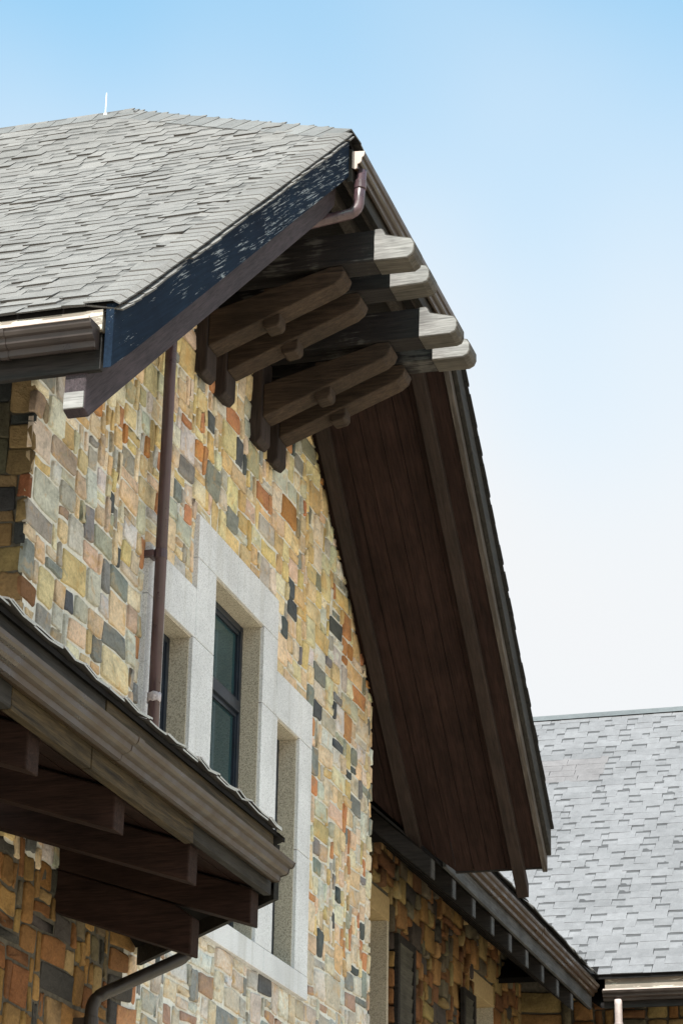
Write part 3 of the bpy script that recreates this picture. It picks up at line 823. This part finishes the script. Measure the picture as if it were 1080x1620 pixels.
# roof boards between rafters and the shingle deck
y = -1.16; bd = []
deckp = MB().loft([(-6, -1.225, RB(-1.26) + .54), (.95, -1.225, RB(-1.26) + .54), (.95, -1.225, RB(-1.26) + .565), (-6, -1.225, RB(-1.26) + .565)],
                  [(-6, -.002, RB(0) + .54), (.95, -.002, RB(0) + .54), (.95, -.002, RB(0) + .565), (-6, -.002, RB(0) + .565)]).build('roof', 'dark', can)
while y < -.02:
    b = min(-.015, y + .14)
    MB().loft([(-6, y, RB(y) + .205), (.90, y, RB(y) + .205), (.90, y, RB(y) + .228), (-6, y, RB(y) + .228)],
              [(-6, b - .006, RB(b) + .205), (.90 + (b + 1.16) * .0, b - .006, RB(b) + .205), (.90, b - .006, RB(b) + .228), (-6, b - .006, RB(b) + .228)]).build('plank', 'canopyraft', deckp)
    y += .14
# fascia in lengths: dark, grained, grained, dark below; upper board above the gutter
def fas(x0, x1, z0, z1, mat, y0=-1.20, y1=-1.155): return MB().box(x0 + .002, x1 - .002, y0, y1, z0, z1).build('fascia', mat, can, bevel=.004)
fas(-6, -2.62, 4.585, 4.80, 'canopydark'); fas(-2.62, -1.75, 4.582, 4.80, 'canopyfas'); fas(-1.75, -.42, 4.580, 4.80, 'canopyfas', -1.203); fas(-.42, .82, 4.610, 4.80, 'canopydark', -1.198)
fas(-6, -1.62, 4.802, 4.950, 'canopydark'); fas(-1.62, .815, 4.802, 4.947, 'canopyfas', -1.206)
m = MB(); gutter(m, (-6, -1.21, 4.768), (.765, -1.21, 4.768), (0, -1, 0), .135, 1.06)
gc = tag(m.build('gutter', 'gutterx', can), 'ribbed brown gutter on the canopy eave')
m = MB(); gutter_cap(m, (.765, -1.21, 4.768), (1, 0, 0), (0, -1, 0), .135, 1.06); m.build('end_cap', 'gutterx', gc)
m = MB(); gutter(m, (-1.56, -1.209, 4.770), (-1.50, -1.209, 4.770), (0, -1, 0), .140, 1.10); m.build('joint_sleeve', 'gutterx', gc)
# angled return at the far end, with its own gutter behind
A, B = Vector((.86, -1.20, 4.60)), Vector((1.86, -.04, 4.50)); D = (B - A).normalized(); O_ = Vector((D.y, -D.x, 0)).normalized()
m = MB(); a4 = [A, A + O_ * .03, A + O_ * .03 + Vector((0, 0, .30)), A + Vector((0, 0, .30))]; b4 = [B, B + O_ * .03, B + O_ * .03 + Vector((0, 0, .34)), B + Vector((0, 0, .34))]
m.loft(a4, b4); m.build('return_fascia', 'canopydark', can)
m = MB(); m.add([(.82, -1.16, 4.64), (.86, -1.2, 4.66), (1.86, -.03, 4.60), (.82, -.03, RB(0) + .2)], [(0, 1, 2, 3)]); m.add([(.82, -1.16, 4.67), (.86, -1.2, 4.69), (1.86, -.03, 4.63), (.82, -.03, RB(0) + .24)], [(0, 1, 2, 3)])
m.build('return_soffit', 'dark', can)
m = MB(); m.add([(.80, -1.24, 4.945), (.90, -1.24, 4.945), (1.92, -.03, 4.88), (.80, -.03, 5.12)], [(0, 1, 2, 3)]); m.add([(.80, -1.24, 4.925), (.90, -1.24, 4.925), (1.92, -.03, 4.86), (.80, -.03, 5.10)], [(0, 1, 2, 3)])
m.build('return_roof', 'dark', can)
# shingle edge: curled butts along the canopy eave
x = -4.2; sd_ = []
while x < .80:
    b = min(.82, x + rng.uniform(.18, .34)); c0, c1 = rng.uniform(0, .028), rng.uniform(0, .022)
    v = rng.uniform(.7, 1.0); c = tuple(q * v for q in SHL); lt = (.42, .41, .40)
    for lay in (0, 1):
        o = lay * .016
        zf = RB(-1.26) + .572 + o
        yf = -1.250 + rng.uniform(-.008, .008) + lay * .012
        xo = x + (.06 if lay else 0); bo = b + (.06 if lay else 0); bo = min(bo, .84)
        vs = [(xo, yf, zf + c0), ((xo + bo) / 2, yf, zf + .004), (bo - .004, yf, zf + c1), (bo - .004, yf + .22, zf + .085), (xo, yf + .22, zf + .085), ((xo + bo) / 2, yf + .22, zf + .085)]
        vs += [(p[0], p[1], p[2] - .009) for p in vs]
        fs = [(0, 1, 5, 4), (1, 2, 3, 5), (6, 10, 11, 7), (7, 11, 9, 8), (0, 6, 7, 1), (1, 7, 8, 2), (2, 8, 9, 3), (3, 9, 11, 5), (5, 11, 10, 4), (4, 10, 6, 0)]
        MB().add(vs, fs, [c, c, c, c, lt, lt, c, c, c, c]).build('shingle', 'shingle', deckp)
    x = b
for k in range(1, 8):       # courses further up
    yy = -1.26 + k * .15; x = -4.2; mm = MB()
    while x < .9:
        b = min(.92, x + rng.uniform(.2, .4)); v = rng.uniform(.8, 1.05); c = tuple(q * v for q in SHL); z0 = RB(yy) + .592
        vs = [(x, yy, z0 + .012), (b - .003, yy, z0 + .012), (b - .003, yy + .17, z0 + .058), (x, yy + .17, z0 + .058)]; vs += [(p[0], p[1], p[2] - .01) for p in vs]
        mm.add(vs, [(0, 1, 2, 3), (7, 6, 5, 4), (0, 4, 5, 1), (1, 5, 6, 2), (2, 6, 7, 3), (3, 7, 4, 0)], [c] * 6); x = b
    tag(mm.build('shingle_course', 'shingle', deckp), kind='stuff')
pipe('downpipe', 'black downpipe bent from the canopy return to the stone wall', [(1.50, -.52, 4.62), (1.49, -.50, 4.46), (1.07, -.10, 4.15), (1.07, -.10, 0)], .037, 'pipedark',
     collars=[((1.07, -.10, 4.02), (0, 0, 1))])
# lower ground-floor wall going left under the canopy
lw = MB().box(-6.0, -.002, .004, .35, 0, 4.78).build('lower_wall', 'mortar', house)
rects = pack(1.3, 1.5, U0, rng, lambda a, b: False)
stone_wall(lw, rects, (Vector((-1.34, 0.004, 3.30)), Vector((1, 0, 0)), Vector((0, 0, 1)), Vector((0, -1, 0))), rng, PAL_GOLD_SHADE)

# =================================================================== WING (set back, to the right of the gable)
wing = empty('side_wing')
tag(wing, 'set back low wing of rusty brown stone with rafter tails under its eave', 'building')
WY = .74; WX0, WX1 = 6.902, 15.72
TS = .86
m = MB()
# wall pieces round two openings
win = [(9.35, 10.07, 5.0, 6.62), (13.30, 14.37, 5.0, 6.62)]
cuts = [WX0, 9.35, 10.07, 13.30, 14.37, WX1]
for a, b in ((WX0, 9.35), (10.07, 13.30), (14.37, WX1)): m.box(a, b, WY, WY + .35, 0, 7.52)
for a, b, c, d in win: m.box(a, b, WY, WY + .35, 0, c); m.box(a, b, WY, WY + .35, d + .22, 7.52)
ww = tag(m.build('wall', 'mortarshade', wing), 'wall of rough rusty brown stones')
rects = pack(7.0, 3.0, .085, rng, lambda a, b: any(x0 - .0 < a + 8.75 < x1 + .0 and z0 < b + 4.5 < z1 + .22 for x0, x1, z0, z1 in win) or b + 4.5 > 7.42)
stone_wall(ww, rects, (Vector((8.75, WY, 4.5)), Vector((1, 0, 0)), Vector((0, 0, 1)), Vector((0, -1, 0))), rng, PAL_WARM_SHADE, proud=.05)
for a, b, c, d in win:
    MB().box(a - .05, b + .05, WY - .02, WY + .33, d, d + .22).build('lintel', 'tan', wing, bevel=.004)
    MB().box(b - .012, b + .05, WY - .015, WY + .33, c, d - .002).build('jamb', 'granrough', wing); MB().box(a - .05, a + .012, WY - .015, WY + .33, c, d - .002).build('jamb', 'granite', wing)
    m = MB(); m.box(a, a + .06, WY + .27, WY + .33, c, d); m.box(b - .06, b, WY + .27, WY + .33, c, d); m.box(a + .06, b - .06, WY + .272, WY + .33, d - .06, d)
    wn = m.build('window', 'frame', wing)
    MB().box(a + .06, b - .06, WY + .30, WY + .306, c, d - .06).build('pane', 'glass', wn)
    MB().box(a, b, WY + .335, WY + .345, c, d).build('window_backing', 'dark', wing)
def shutter(x0, x1, z0, z1):
    t = .07
    m = MB(); m.box(x0, x0 + t, WY - .10, WY - .055, z0, z1); m.box(x1 - t, x1, WY - .10, WY - .055, z0, z1); m.box(x0 + t, x1 - t, WY - .098, WY - .055, z1 - t, z1); m.box(x0 + t, x1 - t, WY - .098, WY - .055, z0, z0 + t)
    sh = m.build('shutter', 'eave', wing, bevel=.004)
    z = z0 + t
    while z < z1 - t - .02:
        MB().prism_x([(WY - .075, z + .005), (WY - .058, z + .005), (WY - .070, min(z1 - t, z + .125)), (WY - .090, min(z1 - t, z + .125))], x0 + t, x1 - t).build('slat', 'shutter', sh)
        z += .13
shutter(10.16, 10.80, 4.9, 6.52); shutter(12.72, 13.24, 4.9, 6.52)
# eave
EZ = 6.42
n_t = 0
for k in range(-2, 8):
    x = 8.56 + .727 * k
    if x < 7.6: continue
    MB().prism_x([(WY, EZ + (WY + .28) * TS), (-.28, EZ), (-.28, EZ + .17), (WY, EZ + .17 + (WY + .28) * TS)], x - .065, x + .065).build('rafter_tail', 'eave', wing, bevel=.004)
    MB().box(x - .055, x + .055, -.286, -.281, EZ + .008, EZ + .165).build('lit_end_plate', 'greyx', wing)  # tail ends coloured paler for the sky light on them
MB().loft([(8.0, -.27, EZ + .19), (14.7, -.27, EZ + .19), (14.7, -.27, EZ + .215), (8.0, -.27, EZ + .215)],
          [(6.95, WY, EZ + .19 + 1.01 * TS), (15.7, WY, EZ + .19 + 1.01 * TS), (15.7, WY, EZ + .215 + 1.01 * TS), (6.95, WY, EZ + .215 + 1.01 * TS)]).build('soffit', 'dark', wing)
MB().box(8.16, 14.60, -.315, -.282, 6.60, 6.86).build('fascia', 'greyx', wing, bevel=.005)
m = MB(); gutter(m, (8.78, -.317, 6.85), (14.54, -.317, 6.85), (0, -1, 0), .10, 1.3)
gw_ = tag(m.build('gutter', 'gutterx', wing), 'brown gutter along the wing eave')
m = MB(); gutter_cap(m, (8.78, -.317, 6.85), (-1, 0, 0), (0, -1, 0), .10, 1.3); m.build('end_cap', 'gutterx', gw_)
m = MB(); gutter(m, (11.68, -.316, 6.852), (11.74, -.316, 6.852), (0, -1, 0), .106, 1.36); m.build('joint_sleeve', 'gutterx', gw_)
RW = 4.6
wr = MB().loft([(8.14, -.36, 6.90), (14.62, -.36, 6.90), (14.62, -.36, 6.94), (8.14, -.36, 6.94)],
               [(3.9, RW, 6.90 + (RW + .36) * TS), (19.4, RW, 6.90 + (RW + .36) * TS), (19.4, RW, 6.94 + (RW + .36) * TS), (3.9, RW, 6.94 + (RW + .36) * TS)]).build('roof', 'dark', wing)
x = 8.2
while x < 14.55:
    b = min(14.6, x + rng.uniform(.22, .45)); c0, c1 = rng.uniform(0, .03), rng.uniform(0, .03); v = rng.uniform(.5, .9); c = tuple(q * v for q in SHL)
    vs = [(x, -.40, 6.945 + c0), (b - .004, -.40, 6.945 + c1), (b - .004, -.2, 6.945 + .2 * TS), (x, -.2, 6.945 + .2 * TS)]; vs += [(p[0], p[1], p[2] - .014) for p in vs]
    MB().add(vs, [(0, 1, 2, 3), (7, 6, 5, 4), (0, 4, 5, 1), (1, 5, 6, 2), (2, 6, 7, 3), (3, 7, 4, 0)], [c] * 6).build('shingle', 'shingle', wr); x = b
m = MB(); yy = -.25
while yy < RW:
    xe0, xe1 = 8.1 - (yy + .36) * .95, 14.6 + (yy + .36) * .95; x = max(6.0, xe0)
    while x < xe1:
        b = min(xe1, x + rng.uniform(.2, .45)); v = rng.uniform(.85, 1.1); c = tuple(q * v for q in SHL); z0 = 6.945 + (yy + .36) * TS
        vs = [(x, yy, z0 + .016), (b - .003, yy, z0 + .016), (b - .003, yy + .13, z0 + .13 * TS + .004), (x, yy + .13, z0 + .13 * TS + .004)]
        m.add(vs, [(0, 1, 2, 3)], [c]); x = b
    yy += .11
tag(m.build('shingles', 'shingle', wr), kind='stuff')

# =================================================================== CROSS WING (roof facing the camera side)
cross = empty('cross_wing')
tag(cross, 'far stone wing under a large pale grey shingle roof with a brown repair patch', 'building')
CS = .87; CX, CZ = 14.58, 6.985; RXX, = (19.95,)
Lc = math.hypot(RXX - CX, (RXX - CX) * CS); ux, uz = (RXX - CX) / Lc, (RXX - CX) * CS / Lc
def surf_c(s, t, h):
    wob = .006 * noise.noise(Vector((s * 1.1, t * .8, 9.1)))
    return Vector((CX + ux * s - uz * (h + wob), t, CZ + uz * s + ux * (h + wob)))
top = CZ + (RXX - CX) * CS
m = MB(); m.loft([(CX, -7, CZ - .05), (RXX, -7, top - .05), (2 * RXX - CX, -7, CZ - .05), (2 * RXX - CX, -7, CZ - .11), (RXX, -7, top - .11), (CX, -7, CZ - .11)],
                 [(CX, 6.5, CZ - .05), (RXX, 6.5, top - .05), (2 * RXX - CX, 6.5, CZ - .05), (2 * RXX - CX, 6.5, CZ - .11), (RXX, 6.5, top - .11), (CX, 6.5, CZ - .11)])
m.v = [(p[0], p[1], p[2] + .045) for p in m.v]
crf = m.build('roof', 'dark', cross)
EC = .172
rows = [i * EC - .03 for i in range(int(Lc / EC))]
def trng_c(s):
    x = CX + ux * s
    return max(-4.5, -4.5), min(5.5, -.44 + (x - CX) * 1.0 + .03)
SHC = (.167, .160, .168)
pcs = shingle_pieces(rows, trng_c, surf_c, rng, SHC, EC, gapcol=.42, tooth=(.13, .42), gapw=(.09, .20), curl=.002, var=(.95, 1.05), darkat=.74,
                     patch=lambda s, t: 3.66 < s * ux < 4.22 and t > .24)
split_parts(pcs, 'shingle', 'shingles', 'shingle', crf, 300)
MB().loft([(RXX - .14, -4.5, top - .09), (RXX, -4.5, top + .018), (RXX + .14, -4.5, top - .09), (RXX, -4.5, top - .03)], [(RXX - .14, 5.5, top - .09), (RXX, 5.5, top + .018), (RXX + .14, 5.5, top - .09), (RXX, 5.5, top - .03)],
          [(.12, .125, .13)] * 6).build('ridge_cap', 'shingle', crf)
MB().box(14.66, 14.70, -7, -.44, 6.62, 6.80).build('fascia', 'eave', cross)
MB().box(14.62, 14.66, -7, -.46, 6.80, 6.955).build('fascia', 'pale', cross)
m = MB(); gutter(m, (14.655, -7, 6.79), (14.655, -.44, 6.79), (-1, 0, 0), .115, 1.1)
gcx = tag(m.build('gutter', 'guttery', cross), 'dark gutter below the pale grey roof')
MB().box(14.535, 14.545, -7, -.45, 6.79, 6.805).build('gutter_lip', 'pinklip', gcx)
MB().loft([(14.70, -7, 6.63), (15.72, -7, 7.50), (15.72, -7, 7.53), (14.70, -7, 6.66)], [(14.70, -.40, 6.63), (15.72, .70, 7.50), (15.72, .70, 7.53), (14.70, -.40, 6.66)]).build('soffit', 'dark', cross)
m = MB(); m.box(15.72, 16.05, -7, WY + .001, 0, 7.5); cw = m.build('wall', 'mortarshade', cross)
rects = pack(3.4, 2.6, .12, rng, lambda a, b: False)
stone_wall(cw, rects, (Vector((15.72, .72, 4.4)), Vector((0, -1, 0)), Vector((0, 0, 1)), Vector((-1, 0, 0))), rng, PAL_WARM_SHADE, proud=.05)
pipe('downpipe', 'pale pinkish downpipe below the gutter of the grey roof', [(14.62, -.60, 6.70), (14.62, -.60, 6.60), (14.62, -.60, 0)], .042, 'pipepale', collars=[((14.62, -.60, 6.42), (0, 0, 1))])

# =================================================================== LIGHTNING ROD
rod = empty('lightning_rod'); tag(rod, 'thin white lightning rod on the house ridge', 'lightning rod')
MB().tube([(3.44, 1.17, 11.38), (3.44, 1.17, 11.58)], .0045, 8).build('rod', 'whiterod', rod)
MB().tube([(3.44, 1.17, 11.38), (3.44, 1.17, 11.40)], .013, 8).build('base', 'whiterod', rod)
